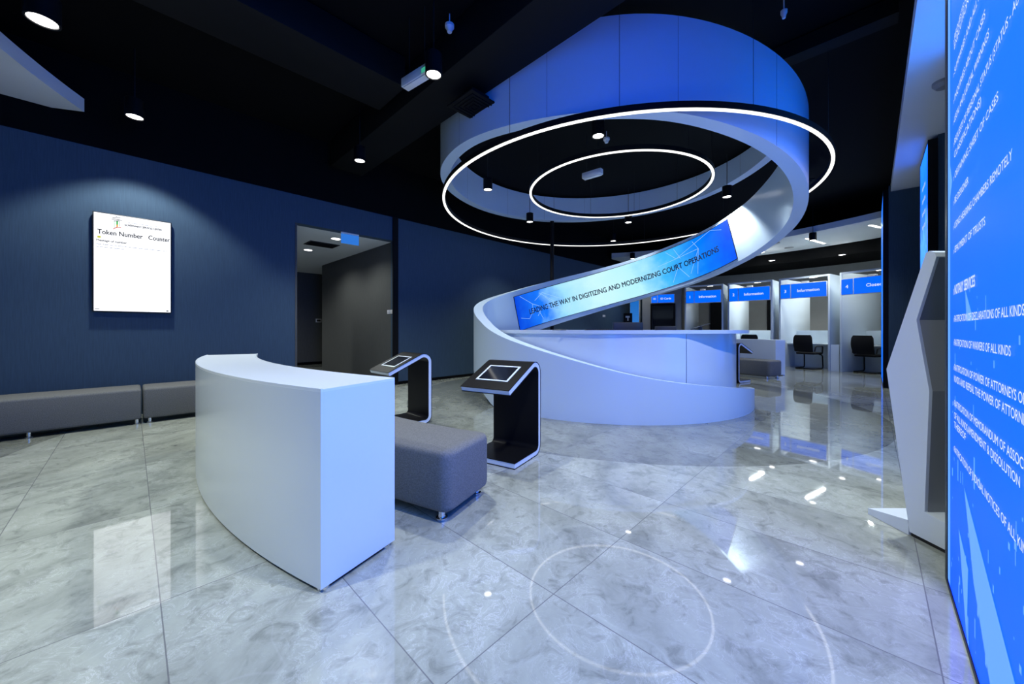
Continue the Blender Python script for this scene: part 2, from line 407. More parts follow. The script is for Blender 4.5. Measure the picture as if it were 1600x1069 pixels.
LINES = [(2.355, 1.62, '\u203a REQUESTS AND SERVICES OF CASES', 0), (2.321, 1.80, '  EXECUTION OF CASES', 0), (2.216, 1.55, '\u203a SUMMARIES AND ALL KINDS OF CASES', 0), (2.105, 1.80, '\u203a INQUIRIES ABOUT CASES', 0),
         (2.018, 1.75, '\u203a LEGAL AND JUDICIAL WARNINGS', 0), (1.925, 1.10, '\u203a REQUESTS OF PERSONAL STATUS (STATUS - AUTHENTICATIONS', 0),
         (1.870, 1.86, '  CLASSIFICATIONS)', 0), (1.783, 1.64, '\u203a OBTAINING SHEET OF CASES', 0), (1.680, 2.07, '\u203a BE DESIGNER', 0),
         (1.577, 1.50, '\u203a USING HEARING CHAMBERS REMOTELY', 0), (1.477, 1.80, '\u203a EPAYMENT OF TRUSTS', 0), (1.305, 1.955, '\u203a NOTARY SERVICES', 1),
         (1.192, 1.40, '\u203a RATIFICATION OF DECLARATIONS OF ALL KINDS', 0), (1.094, 1.514, '\u203a RATIFICATION OF WAIVERS OF ALL KINDS', 0),
         (.991, 1.30, '\u203a RATIFICATION OF POWER OF ATTORNEYS OF ALL', 0), (.944, 1.34, '  KINDS AND REPEAL THE POWER OF ATTORNEYS', 0),
         (.843, 1.25, '\u203a RATIFICATION OF MEMORANDUM OF ASSOCIATION', 0), (.793, 1.435, '  OF ALL KINDS,AMENDMENT & DISSOLUTION', 0), (.754, 2.12, '  THEREOF', 0),
         (.653, 1.33, '\u203a RATIFICATION OF JUDICIAL NOTICES OF ALL KINDS', 0)]
for z, ue, s, bold in LINES:
    us = 2.405 if s[0] == '\u203a' else 2.385
    obj('text_line', text_bm(s.strip(), .055 if bold else .038, (lambda a, c, us=us, z=z: onled(us-a, z+c)), .022 if bold else .008, fit=us-ue), M['txt'], sn, world=True)
polys = [[(2.585, 0.03), (2.515, .03), (2.52, 3.8), (2.585, 3.8)], [(2.585, 1.66), (2.46, 1.80), (2.585, 1.99)]]
obj('edge_stripe', quads(polys, lambda u, z: UV(u, -.2485, z)), M['glow'], sn, world=True)
polys = [[(2.17, .57), (1.42, .28), (1.2, .03), (1.62, .03), (1.99, .30)], [(2.15, 1.31), (1.99, 1.19), (2.12, 1.19)], [(2.29, .37), (2.09, .30), (2.12, .03)],
         [(1.2, .2), (.6, .9), (.4, .3), (.9, .03)], [(.2, 2.8), (-.5, 2.2), (-.1, 1.6)]]
for k in range(70):
    u = random.uniform(1.3, 2.5); z = random.uniform(.05, 1.3)**1.2; s = random.uniform(.002, .007)*(1 if z > .8 else 1.6); hgt = s*random.choice((1.0, 1.6, 5))
    polys.append([(u+s, z-hgt), (u-s, z-hgt), (u-s, z+hgt), (u+s, z+hgt)])
obj('screen_graphics', quads(polys, lambda u, z: UV(u, -.248, z)), M['glow'], sn, world=True)
tm_, sm = led_wall('led_screen', 'tall narrow blue LED screen on the pier behind the white totem', 7.83, 8.97, -.57, .3, 3.80, M['led_far'], depth=.09, mg=.04, mgb=.3)
obj('text_line', text_bm('SERVICES', .13, (lambda a, c: UV(8.75-a, -.566, 1.9+c)), .02, fit=.62), M['txt'], sm, world=True)
for k in range(4):
    obj('text_line', text_bm('CASES AND REQUESTS', .05, (lambda a, c, k=k: UV(8.8-a, -.566, 1.55-.12*k+c)), .01, fit=.7), M['txt'], sm, world=True)
    obj('text_line', text_bm('SERVICES', .07, (lambda a, c, k=k: UV(8.6-a, -.566, 3.3-.2*k+c)), .02, fit=.45), M['txt'], sm, world=True)
led_wall('led_screen', 'blue LED screen on the pier between the large LED screen and the narrow one', 4.4, 5.55, -.57, .3, 3.80, M['led_mid'], depth=.09, mg=.04, mgb=.3)
led_wall('led_screen', 'thin sliver of blue LED screen beside the fourth service booth', 10.45, 12.35, -.165, .06, 3.9, M['led_thin'], depth=.07, mg=.04)

# ================================================================== SPIRAL RIBBON AND DESK
ZT = [(15, .2), (38, .30), (74, .47), (88, .54), (100, .64), (113, .77), (128, .92), (143, 1.06), (154, 1.19), (167, 1.38), (175, 1.49), (200, 1.75), (223, 1.99), (254, 2.38), (279, 2.66), (296, 2.84), (312, 3.03), (332, 3.26), (347, 3.45), (362, 3.68), (376, 3.86), (399, 4.08), (412, 4.17), (421, 4.23), (436, 4.34), (450, 4.44), (461, 4.49), (485, 4.53), (520, 4.55), (760, 4.56)]
ZB = [(0, 0), (147, 0), (153, .08), (160, .19), (175, .42), (200, .67), (223, .91), (249, 1.19), (276, 1.54), (290, 1.74), (309, 1.97), (326, 2.16), (340, 2.33), (348, 2.45), (357, 2.56), (373, 2.72), (390, 2.87), (399, 2.98), (416, 3.15), (424, 3.22), (430, 3.27), (438, 3.33), (450, 3.43), (472, 3.52), (489, 3.61), (501, 3.69), (523, 3.77), (539, 3.83), (558, 3.89), (593, 3.93), (629, 3.98), (690, 4.06), (716, 4.15), (760, 4.3)]
def lerp(T, s):
    if s <= T[0][0]: return T[0][1]
    for (a, x), (c, y) in zip(T, T[1:]):
        if s <= c: return x+(y-x)*(s-a)/(c-a)
    return T[-1][1]
def smooth(T, s, w): return sum(lerp(T, s+d*w/3)*k for d, k in ((-3, .06), (-2, .12), (-1, .2), (0, .24), (1, .2), (2, .12), (3, .06)))
def zt(s): return smooth(T=ZT, s=s, w=12)
def zb(s): return max(0.0, smooth(ZB, s, 9)) if s > 150 else lerp(ZB, s)
def rs(s):
    f = min(1, max(0, (s-160)/195)); return 2.32+.62*f
TH = .165
rib = thing('spiral_ribbon', 'white spiral ribbon sweeping up from the floor round the desk to the ceiling', 'sculpture', (CR.x, CR.y, 0))
b = nb(); rows = []
S0, S1, STEP = 20, 745, 2.5
s = S0
while s <= S1+.01:
    r = rs(s); a = -s
    bz = zb(s); tz = zt(s)
    row = []
    for rr, z in ((r-TH, bz), (r, bz), (r, tz), (r-TH, tz)): row.append(b.verts.new(pol(CR, rr, a, z)))
    rows.append(row); s += STEP
for A, B in zip(rows, rows[1:]):
    for j in range(4): b.faces.new((A[j], A[(j+1) % 4], B[(j+1) % 4], B[j]))
b.faces.new(rows[0]); b.faces.new(rows[-1])
ribbon_body = obj('band', b, M['ribbon'], rib, world=True, smooth=40)
for sseam in (398, 424, 449, 476, 505, 560, 590, 612, 634, 662, 690, 712):
    b = nb(); inner = sseam > 540; ro = rs(sseam)
    z0, z1 = zb(sseam)+.003, zt(sseam)-.003
    dd = .035; r0, r1 = (ro-TH-.0012, ro-TH+.002) if inner else (ro-.002, ro+.0012)
    arc(b, CR, rect(r0, r1, z0, z1), -sseam-dd, -sseam+dd, 1)
    obj('panel_joint', b, M['joint'], rib, world=True)
# LED display on the inner face: ends cut square to the slope
def slope(s): return (zt(s+3)+zb(s+3)-zt(s-3)-zb(s-3))/2/(math.radians(6)*(rs(s)-TH))
def ribpt(sa, off, dr):
    """point on the inner face: along the band at sa, 'off' metres square to its slope above the mid line"""
    k = slope(sa); th = math.atan(k); R = rs(sa)-TH
    s2 = sa-math.degrees(off*math.sin(th)/R)
    zm = (zt(sa)+zb(sa))/2
    return pol(CR, rs(s2)-TH-dr, -s2, zm+off*math.cos(th))
b = nb(); uvl = b.loops.layers.uv.new('UVMap'); grid = []
LS0, LS1, HL = 228.5, 348.5, .405
NS = 60
for i in range(NS+1):
    sa = LS0+(LS1-LS0)*i/NS; hh = HL+.03*i/NS
    grid.append([(b.verts.new(ribpt(sa, -hh+2*hh*j/6, .012)), (i/NS, j/6)) for j in range(7)])
for i in range(NS):
    for j in range(6):
        q = (grid[i][j], grid[i+1][j], grid[i+1][j+1], grid[i][j+1])
        f = b.faces.new([x[0] for x in q])
        for l, x in zip(f.loops, q): l[uvl].uv = x[1]
scr = obj('display', b, M['led_ribbon'], rib, world=True)
fr = nb()
for (i0, j0, i1, j1) in [(0, 0, NS, 0), (0, 6, NS, 6), (0, 0, 0, 6), (NS, 0, NS, 6)]:
    pts = []
    n = 60 if i0 != i1 else 6
    for k in range(n+1):
        f = k/n; sa = LS0+(LS1-LS0)*(i0+(i1-i0)*f)/NS; hh = HL+.03*(i0+(i1-i0)*f)/NS; jj = j0+(j1-j0)*f
        pts.append(ribpt(sa, -hh+2*hh*jj/6, .006))
    tube(fr, pts, .008, 6)
obj('display_frame', fr, M['black_gloss'], rib, world=True)
# lettering follows the band
arcs = [(237.5, 0.0)]
while arcs[-1][0] < 350:
    s_, l_ = arcs[-1]; ds = .5; arcs.append((s_+ds, l_+math.radians(ds)*(rs(s_)-TH)*math.sqrt(1+slope(s_)**2)))
def s_at(l):
    for (s0, l0), (s1, l1) in zip(arcs, arcs[1:]):
        if l <= l1: return s0+(s1-s0)*(l-l0)/(l1-l0)
    return arcs[-1][0]
LEN = next(l for s_, l in arcs if s_ >= 341.5)
bt = text_bm('LEADING THE WAY IN DIGITIZING AND MODERNIZING COURT OPERATIONS', .175, lambda a, c: ribpt(s_at(max(a, 0)), c-.10, .024), .022, fit=LEN)
obj('lettering', bt, M['navy'], scr, world=True)
def ribline(pairs, w):
    polys = nb()
    for (s0, o0, s1, o1) in pairs:
        p0, p1 = ribpt(s0, o0, .016), ribpt(s1, o1, .016)
        d = (p1-p0).normalized(); n = Vector((math.cos(math.radians(-(s0+s1)/2)), math.sin(math.radians(-(s0+s1)/2)), 0)); q = d.cross(n).normalized()*w
        polys.faces.new([polys.verts.new(x) for x in (p0-q, p0+q*.5, p1+q*.5, p1-q)])
    return polys
L1 = [(233, .38, 241, .12), (241, .12, 247, -.02), (241, .12, 240, -.12), (247, -.02, 243, -.2), (247, .33, 256, .0), (243, .18, 249, .32), (249, .32, 262, -.02), (250, .2, 259, -.22), (231, -.12, 237, -.2), (237, -.2, 241, -.02), (256, 0, 262, -.33), (262, -.33, 267, 0), (248, -.02, 262, -.33), (244, -.05, 246, -.3),
      (318, .38, 322, .15), (322, .15, 340, .42), (313, .12, 322, .15), (322, .15, 333, .17), (331, .38, 333, .17), (333, .17, 330, -.36), (322, .38, 324, .12), (322, -.05, 318, -.36), (322, -.05, 326, -.36), (333, .17, 327, -.3), (340, .42, 345, .3)]
obj('network_lines', ribline(L1, .0045), M['glow2'], scr, world=True)

# reception desk inside the ribbon
desk = thing('reception_desk', 'round white reception desk standing inside the spiral ribbon', 'desk', (CR.x, CR.y, 0))
G0, G1 = -285, 48                               # staff gap at the far side
b = nb(); arc(b, CR, [(2.08, .05), (2.08, 1.105), (1.95, 1.105), (1.95, .05)], G0, -74, 72); obj('front_panel', b, M['white'], desk, world=True)
b = nb(); arc(b, CR, [(2.085, .05), (2.085, 1.105), (1.95, 1.105), (1.95, .05)], -73.8, G1, 48); obj('front_panel', b, M['white'], desk, world=True)
def plate(deg):
    s_ = -deg; f = min(1, max(0, (80-s_)/25)); f = f*f*(3-2*f); ro = 2.115+.135*f
    return [(ro, 1.105), (ro, 1.15), (1.62, 1.15), (1.62, 1.105)]
b = nb(); arc(b, CR, plate, G0, G1, 120); obj('counter_top', b, M['white_satin'], desk, world=True)
b = nb(); arc(b, CR, rect(1.2, 1.95, .71, .745), G0, G1, 72); obj('worktop', b, M['white_satin'], desk, world=True)
b = nb(); arc(b, CR, rect(1.9, 2.03, 0, .05), G0, G1, 72); obj('plinth', b, M['black_plastic'], desk, world=True)
for a in (-270, -210, -150, -90, -30, 30):
    b = nb(); arc(b, CR, rect(1.35, 1.899, .0, .709), a-.4, a+.4, 2); obj('support_panel', b, M['white_satin'], desk, world=True)
# things on the desk
def put(px, Y): return Vector(((px-800)/578*Y, Y, 0))
def monitor(label, p, rz, w, h, zc, tilt=0, zbase=.745):
    t = thing('monitor', label, 'monitor', (p.x, p.y, zbase), rz)
    X = Matrix.Translation((0, 0, zc-zbase)) @ Matrix.Rotation(tilt, 4, 'X')
    b = nb(); box(b, -w/2, w/2, -.02, .02, -h/2, h/2, .008, xf=X); obj('casing', b, M['black_plastic'], t)
    b = nb(); box(b, -w/2+.012, w/2-.012, .0205, .022, -h/2+.012, h/2-.012, xf=X); obj('display', b, M['glass'], t)
    b = nb(); box(b, -.02, .02, -.045, -.02, .01, zc-zbase, .004); obj('stand', b, M['black_plastic'], t)
    b = nb(); box(b, -.1, .1, -.11, .08, 0, .012, .004); obj('base', b, M['black_plastic'], t)
    return t
monitor('wide black monitor seen from behind on the reception desk, right of centre', put(981, 5.35), 0, .43, .28, 1.125)
monitor('small black monitor low on the reception desk below the service door', put(1040, 5.6), -.3, .30, .24, 1.09)
t = thing('tablet', 'black tablet tilted up on the right end of the reception desk', 'tablet', (2.92, 5.75, 1.15), -.35)
X = Matrix.Translation((0, 0, .055)) @ Matrix.Rotation(-.33, 4, 'Y')
b = nb(); box(b, -.14, .14, -.09, .09, -.006, .006, .004, xf=X); obj('casing', b, M['black_plastic'], t)
b = nb(); box(b, -.125, .125, -.078, .078, .0062, .008, xf=X); obj('display', b, M['glass'], t)
b = nb(); box(b, -.02, .03, -.05, .05, 0, .045, .004); obj('stand', b, M['black_plastic'], t)
t = thing('keyboard', 'flat black keyboard on the reception desk left of the monitor', 'keyboard', (put(937, 5.0).x, 5.02, 1.15), .05)
b = nb(); box(b, -.19, .19, -.065, .065, 0, .012, .004); obj('casing', b, M['black_plastic'], t)
b = nb()
for i in range(14):
    for j in range(4): box(b, -.18+i*.0255, -.158+i*.0255, -.055+j*.027, -.032+j*.027, .012, .017)
obj('keys', b, M['black_gloss'], t)
p = put(876, 4.92); b = nb(); tube(b, [(p.x-.11, p.y, 1.156), (p.x-.02, p.y, 1.156), (p.x+.05, p.y+.01, 1.156), (p.x+.075, p.y+.01, 1.156)], .006, 10)
tag(obj('pen', b, M['black_plastic']), 'dark pen lying on the left part of the reception desk', 'pen')

# ================================================================== HANGING LIGHT RINGS
def ring_light(label, c, R, z, wires):
    t = thing('ring_light', label, 'ring light', (c[0], c[1], z))
    cc = Vector((0, 0)); wd = .047
    b = nb(); arc(b, cc, [(R-wd, .008), (R, .008), (R, .075), (R-wd, .075)], 0, 360, 128); obj('housing', b, M['black_gloss'], t)
    b = nb(); arc(b, cc, [(R-wd+.005, -.004), (R-.005, -.004), (R-.005, .0075), (R-wd+.005, .0075)], 0, 360, 128); obj('diffuser', b, M['ring'], t)
    for a in wires:
        b = nb(); p = pol(cc, R-.029, a); tube(b, [(p.x, p.y, .075), (p.x, p.y, 4.6-z)], .0025, 6); obj('suspension_wire', b, M['black_plastic'], t)
ring_light('large glowing ring light hung around the spiral ribbon', (1.84, 6.75), 3.06, 3.37, (-128, -104, -78, -50, -15, 25, 60))
ring_light('small glowing ring light hung inside the large one', (1.89, 6.72), 1.575, 3.665, (-160, -115, -65, -20, 25, 60, 95, 130))

# ================================================================== DOWNLIGHTS
def downlight(label, x, y, z=3.76, e=None, angle=100, blend=.8, r=.085, lit=True, zc=4.6):
    t = thing('pendant_downlight', label, 'downlight', (x, y, z), 0, 'black pendant downlights')
    b = nb(); n = 28
    lathe_prof = [(r*.86, .02), (r*.86, 0), (r, 0), (r, .21), (r*.5, .215)]
    lathe(b, 0, 0, lathe_prof, n); obj('housing', b, M['black_gloss'], t)
    b = nb(); cyl(b, 0, 0, .008, .0185, r*.82, n); obj('lens', b, M['lens'], t)
    b = nb(); tube(b, [(0, 0, .212), (0, 0, zc-z)], .006, 8); obj('rod', b, M['black_plastic'], t)
    if lit: lamp_light(t, 'SPOT', LAMP_W if e is None else e, (0, 0, -.01), .07, angle, blend)
    return t
downlight('black downlight at top left above the white soffit corner', -3.96, 3.12, r=.105)
downlight('black downlight just right of the white soffit tip, by the left wall', -4.62, 4.53, r=.09, e=230, angle=105, blend=.35)
downlight('black downlight near the left wall above the corridor opening', -2.35, 5.71)
downlight('black downlight beside the white emergency light box', -.80, 3.78)
downlight('brightest black downlight, hung between the two ring lights at the near side', 1.16, 4.98, e=260)
downlight('black cylinder downlight inside the left of the large ring light', -.45, 6.89, e=200)
downlight('black cylinder downlight at the lower left of the small ring light', .43, 8.95, e=200)
downlight('black downlight below the small ring light, straight above the LED ribbon', 2.83, 9.0)
downlight('dim small downlight low over the far end of the LED ribbon', 2.98, 10.89, e=200)
downlight('black downlight shining on the inner face of the ribbon at right', 4.22, 7.26, e=330, angle=100, blend=.4)
downlight('black cylinder downlight in front of the white back soffit', 8.31, 10.22, z=3.62, e=200)
downlight('tiny black downlight far behind the LED ribbon by the back wall', 4.43, 13.6, e=120)
# unseen downlights added over the front of the hall to brighten it
downlight('unseen black downlight added over the front of the hall behind the viewer, left', -2.6, .6, e=560)
downlight('unseen black downlight added over the front of the hall beside the viewer', .5, 1.25, e=330, angle=115)
downlight('unseen black downlight added over the front of the hall behind the viewer, middle', -.9, -1.6, e=700, angle=120)
downlight('unseen black downlight added over the front of the hall near the LED wall', 2.8, 2.75, e=400, angle=125)
downlight('black downlight beyond the right side of the ribbon, toward the LED piers', 6.06, 7.79, e=260)

def recessed(label, x, y, z, e, r=.075, kind='recessed ceiling lamps', angle=120):
    t = thing('recessed_lamp', label, 'ceiling lamp', (x, y, z), 0, kind)
    b = nb(); arc(b, Vector((0, 0)), rect(r, r*1.25, -.008, 0), 0, 360, 28); obj('trim_ring', b, M['plate'], t)
    b = nb(); cyl(b, 0, 0, -.004, 0, r, 28); obj('lens', b, M['lens'], t)
    lamp_light(t, 'SPOT', e, (0, 0, -.02), .06, angle, .7)
recessed('recessed lamp in the black ceiling above the second service booth', 8.8, 12.52, 3.5, 220)
recessed('recessed lamp in the black ceiling above the fourth service booth', 10.32, 11.56, 3.5, 220)
recessed('recessed lamp in the white back soffit beside the ribbon', 8.76, 13.05, 3.87, 40)
# corridor lamps: pixel places turned into the corridor ceiling
def at(px, py, z):
    Y = 578*(z-CAM_Z)/(515-py); return ((px-800)/578*Y, Y)
for lab, px, py in (('bright recessed lamp in the corridor ceiling beside the blue exit sign', 525, 373), ('recessed lamp deeper in the corridor ceiling, left of the vent', 481.5, 390.5)):
    x, y = at(px, py, 3.02); recessed(lab, x, y, 3.02, 85, .085, 'corridor ceiling lamps', 150)
p = UV(.9, 12.3); recessed('unseen recessed lamp added round the corner at the end of the corridor', p.x, p.y, 3.02, 260, .085, 'corridor ceiling lamps', 160)  # hidden lamp added to brighten the corridor end wall
x, y = at(503, 382, 3.02)
t = thing('ceiling_vent', 'black square vent in the corridor ceiling between two lamps', 'vent', (x, y, 3.02), ROT)
b = nb(); box(b, -.3, .3, -.22, .22, -.012, 0); obj('frame', b, M['black_plastic'], t)
b = nb()
for k in range(8): box(b, -.27, .27, -.19+k*.05, -.165+k*.05, -.02, -.012)
obj('louvre', b, M['duct'], t)
# straight lamps in the white back soffit
for lab, p0, p1 in (('straight white lamp in the back soffit right of the ribbon', (1260, 372.5), (1288, 380.5)), ('straight white lamp in the back soffit beside the thin LED sliver', (1359, 351.5), (1380, 356)), ('straight white lamp in the back soffit hidden behind the edge of the ribbon', (1172, 388.4), (1193, 393.8))):
    a = Vector((*at(*p0, 3.87), 0)); c = Vector((*at(*p1, 3.87), 0)); d = c-a; ang = math.atan2(d.y, d.x)
    t = thing('linear_lamp', lab, 'ceiling lamp', ((a.x+c.x)/2, (a.y+c.y)/2, 3.87), ang, 'straight lamps in the back soffit')
    l = d.length/2
    b = nb(); box(b, -l-.01, l+.01, -.045, .045, -.006, 0); obj('trim', b, M['plate'], t)
    b = nb(); box(b, -l, l, -.035, .035, -.010, -.006); obj('diffuser', b, M['bar'], t)
    q = lamp_light(t, 'AREA', 25, (0, 0, -.02), .3)
    q.data.shape = 'RECTANGLE'; q.data.size = 2*l; q.data.size_y = .07
for k, (px, py, lab) in enumerate(((1211, 379.5, 'round speaker grille in the back soffit, left of two'), (1233, 387, 'round speaker grille in the back soffit, right of two'))):
    x, y = at(px, py, 3.87); b = nb(); lathe(b, x, y, [(.13, 3.87), (.13, 3.862), (.11, 3.856), (.03, 3.855)], 28)
    tag(obj('ceiling_speaker', b, M['grey_panel']), lab, 'speaker', 'round grilles in the back soffit')
x, y = at(1475, 127, 3.87); b = nb(); lathe(b, x, y, [(.09, 3.87), (.09, 3.84), (.06, 3.80), (.02, 3.795)], 28)
tag(obj('smoke_detector', b, M['grey_panel']), 'grey round detector on the white soffit beside the large LED screen', 'detector')

# ================================================================== CEILING GEAR
b = nb(); uvbox(b, 2.5, 3.08, -1.0, 7.0, 4.1, 4.58, .01)
tag(obj('air_duct', b, M['duct']), 'long black rectangular air duct running across in front of the ribbon top', 'air duct')
b = nb(); uvbox(b, -3.5, 2.4, 4.2, 4.9, 4.2, 4.58, .01)
tag(obj('air_duct', b, M['duct']), 'black rectangular air duct above the left wall side', 'air duct')
def vent(label, x, y, z, s, rz=ROT):
    t = thing('ceiling_vent', label, 'vent', (x, y, z), rz)
    b = nb(); box(b, -s, s, -s, s, 0, .02, .004); box(b, -s*.6, s*.6, -s*.6, s*.6, .02, .12); obj('frame', b, M['duct'], t)
    for k in (.8, .6, .4, .2):
        b = nb(); q = s*k
        for x0, x1, y0, y1 in ((-q, q, -q, -q+.012), (-q, q, q-.012, q), (-q, -q+.012, -q+.012, q-.012), (q-.012, q, -q+.012, q-.012)): box(b, x0, x1, y0, y1, -.012, 0)
        obj('louvre', b, M['duct'], t)
vent('black square air vent hanging left of the ribbon under the duct', -.47, 4.62, 3.94, .24)
vent('black square air vent on the ceiling right of the ribbon', 6.2, 8.0, 4.25, .3)
b = nb(); uvbox(b, 5.45, 5.65, -.2, 1.2, 4.40, 4.58)
tag(obj('slot_diffuser', b, M['duct']), 'long black slot air diffuser on the ceiling right of the ribbon', 'vent')
def emergency(label, a, c, green=False):
    a = Vector(a); c = Vector(c); d = c-a; ang = math.atan2(d.y, d.x); l = d.length/2
    t = thing('emergency_light', label, 'emergency light', ((a.x+c.x)/2, (a.y+c.y)/2, 3.84), ang)
    b = nb(); box(b, -l, l, -.05, .05, 0, .10, .012); obj('casing', b, M['exit'], t)
    b = nb(); box(b, -l+.02, l-.02, -.038, .038, -.012, .0, .004); obj('diffuser', b, M['plate'], t)
    if green:
        b = nb(); box(b, l-.075, l-.01, -.0535, -.05, .01, .06); obj('indicator', b, M['green'], t)
    for s in (-.6, .6):
        b = nb(); tube(b, [(l*s, 0, .10), (l*s, 0, 4.6-3.84)], .004, 6); obj('suspension_rod', b, M['black_plastic'], t)
emergency('white emergency light box with a green corner hanging beside a downlight', (-1.2, 4.13), (-.86, 3.88), True)
emergency('white emergency light box hanging inside the small ring light', (1.27, 6.61), (1.55, 6.37))
for lab, x, y, z, rr in (('white smoke detector hanging above the emergency light box', -.68, 4.03, 4.40, .05), ('smoke detector hanging right of the nearest ring downlight', 1.64, 6.42, 4.40, .055), ('small dark smoke detector at the top right of the black ceiling', 2.83, 3.85, 4.40, .03)):
    b = nb(); lathe(b, x, y, [(rr*.5, z), (rr*.7, z+.03), (rr, z+.05), (rr, z+.08), (rr*.6, z+.09), (.006, z+.095), (.006, z+.2)], 20); 
    tag(obj('smoke_detector', b, M['exit']), lab, 'detector')
# black post that carries the ribbon's top turn
t = thing('support_post', 'thin black post behind the ribbon holding up its top turn', 'post', pol(CR, 2.86, -257))
b = nb(); cyl(b, 0, 0, .012, zb(617)-.002, .05, 20); obj('pole', b, M['black_gloss'], t)
b = nb(); cyl(b, 0, 0, 0, .012, .12, 24); obj('base_plate', b, M['black_gloss'], t)

# ================================================================== WAITING DISPLAY ON THE LEFT WALL
tv = thing('wall_display', 'upright white token display on the left wall above the grey bench', 'display', UV(.025, WL-.06, 1.39), ROT+PI)
W2, HH = .372, 1.285
b = nb(); box(b, -W2, W2, -.035, .005, 0, HH, .006); obj('casing', b, M['black_plastic'], tv)
b = nb(); box(b, -.2, .2, -.0599, -.035, .3, HH-.3); obj('bracket', b, M['black_plastic'], tv)
b = nb(); box(b, -W2+.012, W2-.012, .005, .008, .012, HH-.012); tvs = obj('display', b, M['tv'], tv)
# seen from the hall, left to right runs from +x to -x here
def ontv(x, z): return (W2-.012-x, .0095, HH-.012-z)
def tvtext(s, x, z, size, bold, fit): return text_bm(s, size, lambda a, c: ontv(x+a, z-c), bold, fit=fit)
obj('lettering', join([tvtext('Token Number', .03, .27, .085, .022, .41), tvtext('Counter', .495, .27, .085, .022, .215)]), M['ink'], tvs)
obj('small_lettering', join([tvtext('GOVERNMENT SERVICES CENTER', .27, .125, .034, .04, .36), tvtext('Message of number', .02, .365, .038, .03, .27)]), M['ink'], tvs)
bl = []
for z, x0, x1 in ((.40, .02, .68), (.435, .02, .27), (.075, .29, .60)):
    x = x0
    while x < x1:
        wdt = random.uniform(.02, .06); bl.append([(x, z), (min(x+wdt, x1), z), (min(x+wdt, x1), z+.007), (x, z+.007)]); x += wdt+.012
obj('faint_lines', quads(bl, lambda x, z: ontv(x, z)), M['ink_pale'], tvs)
def col_em(n, c): return emat(n, c, 1.0)
obj('yellow_mark', quads([[(.03, .30), (.06, .30), (.06, .325), (.03, .325)]], ontv), col_em('yellow_mark', (.6, .62, .05)), tvs)
obj('emblem_roof', quads([[(.16, .085), (.235, .072), (.235, .078), (.16, .092)], [(.15, .10), (.245, .10), (.25, .108), (.155, .108)], [(.168, .122), (.222, .112), (.23, .12), (.175, .13)], [(.19, .06), (.2, .055), (.205, .064), (.195, .068)]], (lambda x, z: ontv(x, z-.045))), M['ink'], tvs)
obj('emblem_columns', quads([[(.178, .13), (.183, .13), (.183, .21), (.178, .213)], [(.196, .125), (.212, .122), (.212, .17), (.196, .17)], [(.222, .122), (.226, .122), (.226, .19), (.222, .192)]], (lambda x, z: ontv(x, z-.045))), col_em('green_mark', (.05, .45, .08)), tvs)
obj('emblem_base', quads([[(.165, .235), (.18, .213), (.205, .20), (.24, .195), (.24, .202), (.208, .207), (.185, .222), (.17, .24)]], (lambda x, z: ontv(x, z-.045))), col_em('red_mark', (.6, .06, .04)), tvs)
obj('emblem_core', quads([[(.196, .17), (.212, .17), (.212, .197), (.196, .202)]], (lambda x, z: ontv(x, z-.045))), col_em('orange_mark', (.9, .4, .08)), tvs)
obj('corner_marks', quads([[(.01, 1.235), (.05, 1.235), (.05, 1.243), (.01, 1.243)], [(.675, 1.235), (.70, 1.235), (.70, 1.25), (.675, 1.25)]], ontv), M['ink'], tvs)

# switch plates on the left wall
def switches(label, u, z, n=2, v=WL, rz=ROT+PI):
    t = thing('switch_plate', label, 'switch', UV(u, v-.006, z), rz)
    for k in range(n):
        b = nb(); x = (k-(n-1)/2)*.10; box(b, x-.043, x+.043, -.006, .006, -.043, .043, .004); p = obj('plate', b, M['plate'], t)
        for s in (-.018, .018):
            b = nb(); box(b, x+s-.014, x+s+.014, .006, .009, -.03, .03, .002); obj('rocker', b, M['plate'], p)
def wall_u(px): 
    k = (px-800)/578; Y = WL/(-.717*k+.697); return (.697*k+.717)*Y, Y
u, Y = wall_u(748); switches('pair of white switch plates on the left wall beside the ribbon', u, CAM_Z+(515-486)*Y/578)
u, Y = wall_u(943.5); switches('pair of white switch plates on the left wall under the LED ribbon', u, CAM_Z+(515-494)*Y/578)
# on the corridor side wall (faces down the hall)
def corr(px):                                    # corridor right wall u=3.86
    k = (px-800)/578; Y = 3.86/(.697*k+.717); return (-.717*k+.697)*Y, Y
v, Y = corr(609.5)
t = thing('switch_plate', 'pair of white switch plates at the mouth of the corridor', 'switch', UV(3.854, v, CAM_Z+(515-487.5)*Y/578), ROT+PI/2)
for k in (-.06, .06):
    b = nb(); box(b, k-.05, k+.05, -.006, .006, -.043, .043, .004); p = obj('plate', b, M['plate'], t)
    for s in (-.018, .018):
        b = nb(); box(b, k+s-.014, k+s+.014, .006, .009, -.03, .03, .002); obj('rocker', b, M['plate'], p)
k = (498-800)/578; Y = 13.28/(-.717*k+.697); u = (.697*k+.717)*Y
t = thing('wall_socket', 'small white framed panel on the corridor end wall', 'wall socket', UV(u, 13.29, CAM_Z+(515-501)*Y/578), ROT)
b = nb(); box(b, -.09, .09, -.01, .008, -.06, .06, .004); obj('plate', b, M['plate'], t)
b = nb(); box(b, -.06, .06, -.013, -.01, -.035, .035, .002); obj('panel', b, M['black_plastic'], t)
# exit sign hung in the opening
x, y = at(547, 364.5, 3.02)
t = thing('exit_sign', 'blue lit exit sign panel hanging at the corridor opening', 'sign', (x, y, 3.02), ROT)
b = nb(); box(b, -.17, .17, -.012, .012, -.03, 0, .003); obj('casing', b, M['exit'], t)
b = nb(); box(b, -.17, .17, -.004, .004, -.215, -.03); obj('panel', b, M['exit_blue'], t)

